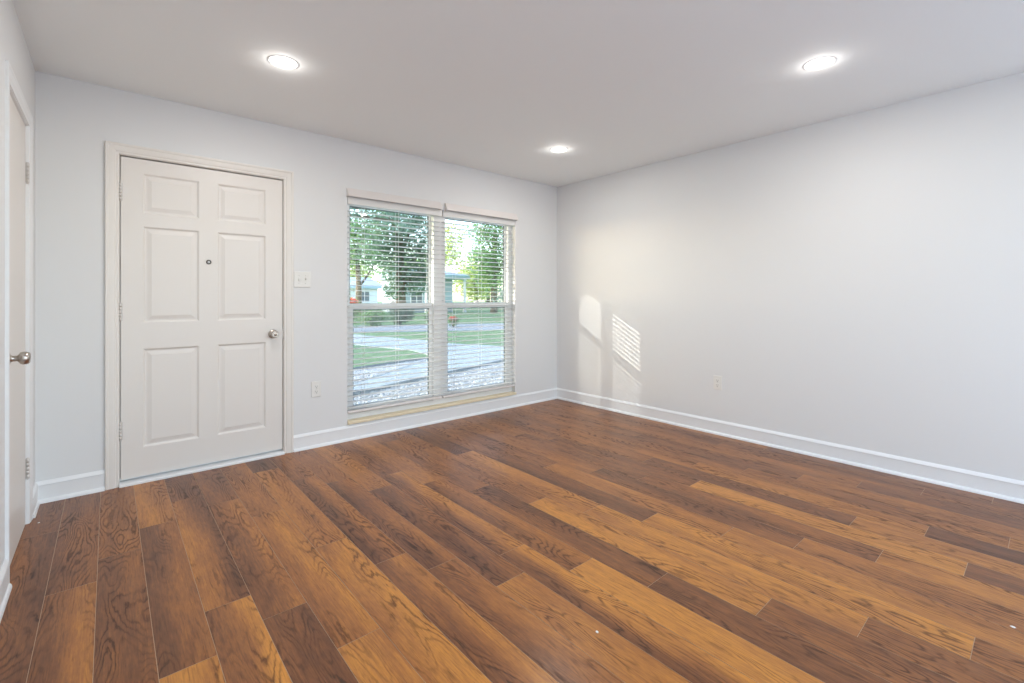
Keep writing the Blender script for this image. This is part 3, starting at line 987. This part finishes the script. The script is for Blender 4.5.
# an added, unseen tree whose crown shades the low sun on the right-hand unit
tree((-10.1, 5.65), 4.4, [(-10.5, 5.31, 4.50, .38), (-10.2, 5.75, 4.25, .35), (-10.4, 5.5, 5.0, .4)],
     1500, .06, M['leaf_mid'], 'added young tree outside the view to the left, shading the right window unit', rad=.04, seed=8)
for i, (x, y, r, h, lm, lb) in enumerate([(5.2, 16.6, .62, .75, 'leaf_mid', 'leftmost low shrub of the round bed across the driveway'),
                                          (6.8, 17.0, .68, .85, 'leaf_dark', 'middle low shrub of the round bed across the driveway'),
                                          (8.5, 16.6, .62, .70, 'leaf_mid', 'rightmost low shrub of the round bed across the driveway'),
                                          (5.0, 20.2, .8, .9, 'leaf_dark', 'dark bush by the street at the left edge of the window'),
                                          (14.9, 18.6, .95, 2.2, 'leaf_blue', 'tall blue-green bush beside the white porch post'),
                                          (17.1, 17.9, .95, 2.3, 'leaf_dark', 'tall dark bush at the right edge of the right pane'),
                                          (17.2, 21.2, 1.0, 2.6, 'leaf_dark', 'dark bush between the two tall bushes and farther back')]):
    shrub((x, y), r, h, 700, .10, M[lm], lb, seed=40 + i)
shrub((3.15, 14.0), .42, 1.35, 420, .07, M['leaf_mid'], 'red flowering shrub at the left edge of the window', group='red flowering shrubs', seed=50, top=M['leaf_red'])
shrub((7.75, 13.8), .28, .45, 300, .05, M['leaf_mid'], 'small red flowering shrub right of the window mullion', group='red flowering shrubs', seed=51, top=M['leaf_red'])

# houses across the street
M['hwall'] = mat('blue_grey_siding', (0.42, 0.50, 0.56), 0.8, bump=0.2, bscale=20, vary=0.05)
M['hroof'] = mat('grey_blue_roof', (0.42, 0.53, 0.62), 0.8, bump=0.3, bscale=20, vary=0.1)
M['hwhite'] = mat('white_house_paint', (0.80, 0.80, 0.86), 0.7, bump=0.05, bscale=20)
M['hyellow'] = mat('yellow_door_paint', (0.75, 0.55, 0.20), 0.5, bump=0.05, bscale=20)
M['hglass'] = mat('dark_house_window', (0.10, 0.14, 0.18), 0.15, bump=0.02, bscale=4)
def house(x, y, w, d, h, wall, roof, label, posts=(), door=None, wins=(), over=1.6):
    root = tag(empty('house', (x, y, GZ)), label, 'house', 'houses across the street')
    bm = bmesh.new(); box(bm, x - w / 2, x + w / 2, y, y + d, GZ - .05, GZ + h)
    obj('walls', bm, wall, root)
    bm = bmesh.new()
    prism(bm, [(y - over, GZ + h - .02), (y - over, GZ + h + .30), (y + d / 2, GZ + h + .30 + d * .16), (y + d + .4, GZ + h + .30), (y + d + .4, GZ + h - .02)], lambda u, v, t: (t, u, v), x - w / 2 - .4, x + w / 2 + .4)
    obj('roof', bm, roof, root)
    for px in posts:
        bm = bmesh.new()
        box(bm, px - .09, px + .09, y - over + .1, y - over + .28, GZ - .05, GZ + h - .03, .01)
        box(bm, px - .13, px + .13, y - over + .06, y - over + .32, GZ - .05, GZ + .15, .01)
        box(bm, px - .13, px + .13, y - over + .06, y - over + .32, GZ + h - .15, GZ + h - .025, .01)
        obj('porch_post', bm, M['hwhite'], root)
    if door:
        bm = bmesh.new(); box(bm, door - .45, door + .45, y - .06, y + .02, GZ, GZ + 2.0, .01)
        box(bm, door - .30, door + .30, y - .075, y - .05, GZ + .3, GZ + .9, .01)
        box(bm, door - .30, door + .30, y - .075, y - .05, GZ + 1.1, GZ + 1.8, .01)
        obj('front_door', bm, M['hyellow'], root)
    for wx in wins:
        bm = bmesh.new()
        for a in ((-.6, -.52, .8, 2.0), (.52, .6, .8, 2.0), (-.52, .52, .8, .88), (-.52, .52, 1.92, 2.0), (-.04, .04, .88, 1.92)):
            box(bm, wx + a[0], wx + a[1], y - .06, y + .01, GZ + a[2], GZ + a[3])
        f = obj('window_frame', bm, M['hwhite'], root)
        bm = bmesh.new(); box(bm, wx - .52, wx + .52, y - .03, y + .005, GZ + .88, GZ + 1.92)
        obj('pane', bm, M['hglass'], f)
    return root
house(17.4, 32.2, 5.0, 4, 2.95, M['hwall'], M['hroof'], 'blue-grey porch house with a white post behind the trees', posts=(19.85, 16.0), door=18.6, wins=(16.2,), over=2.2)
house(14.6, 44.0, 7.0, 6, 2.3, M['hwhite'], M['hroof'], 'distant white house with a low roof at the left', wins=(12.6, 16.6), door=14.6, over=.6)
bm = bmesh.new()
box(bm, -12, 8, -16, YF - 0.12, -0.25, -0.05)  # added unseen ground, kept pale to bounce daylight up to the ceiling
M['bounce_ground'] = mat('white_bounce_ground', (0.90, 0.91, 0.91), 0.8, bump=0.1, bscale=14)
tag(obj('bounce_ground', bm, M['bounce_ground']), 'added pale ground behind the house, bouncing daylight into the room', kind='structure')
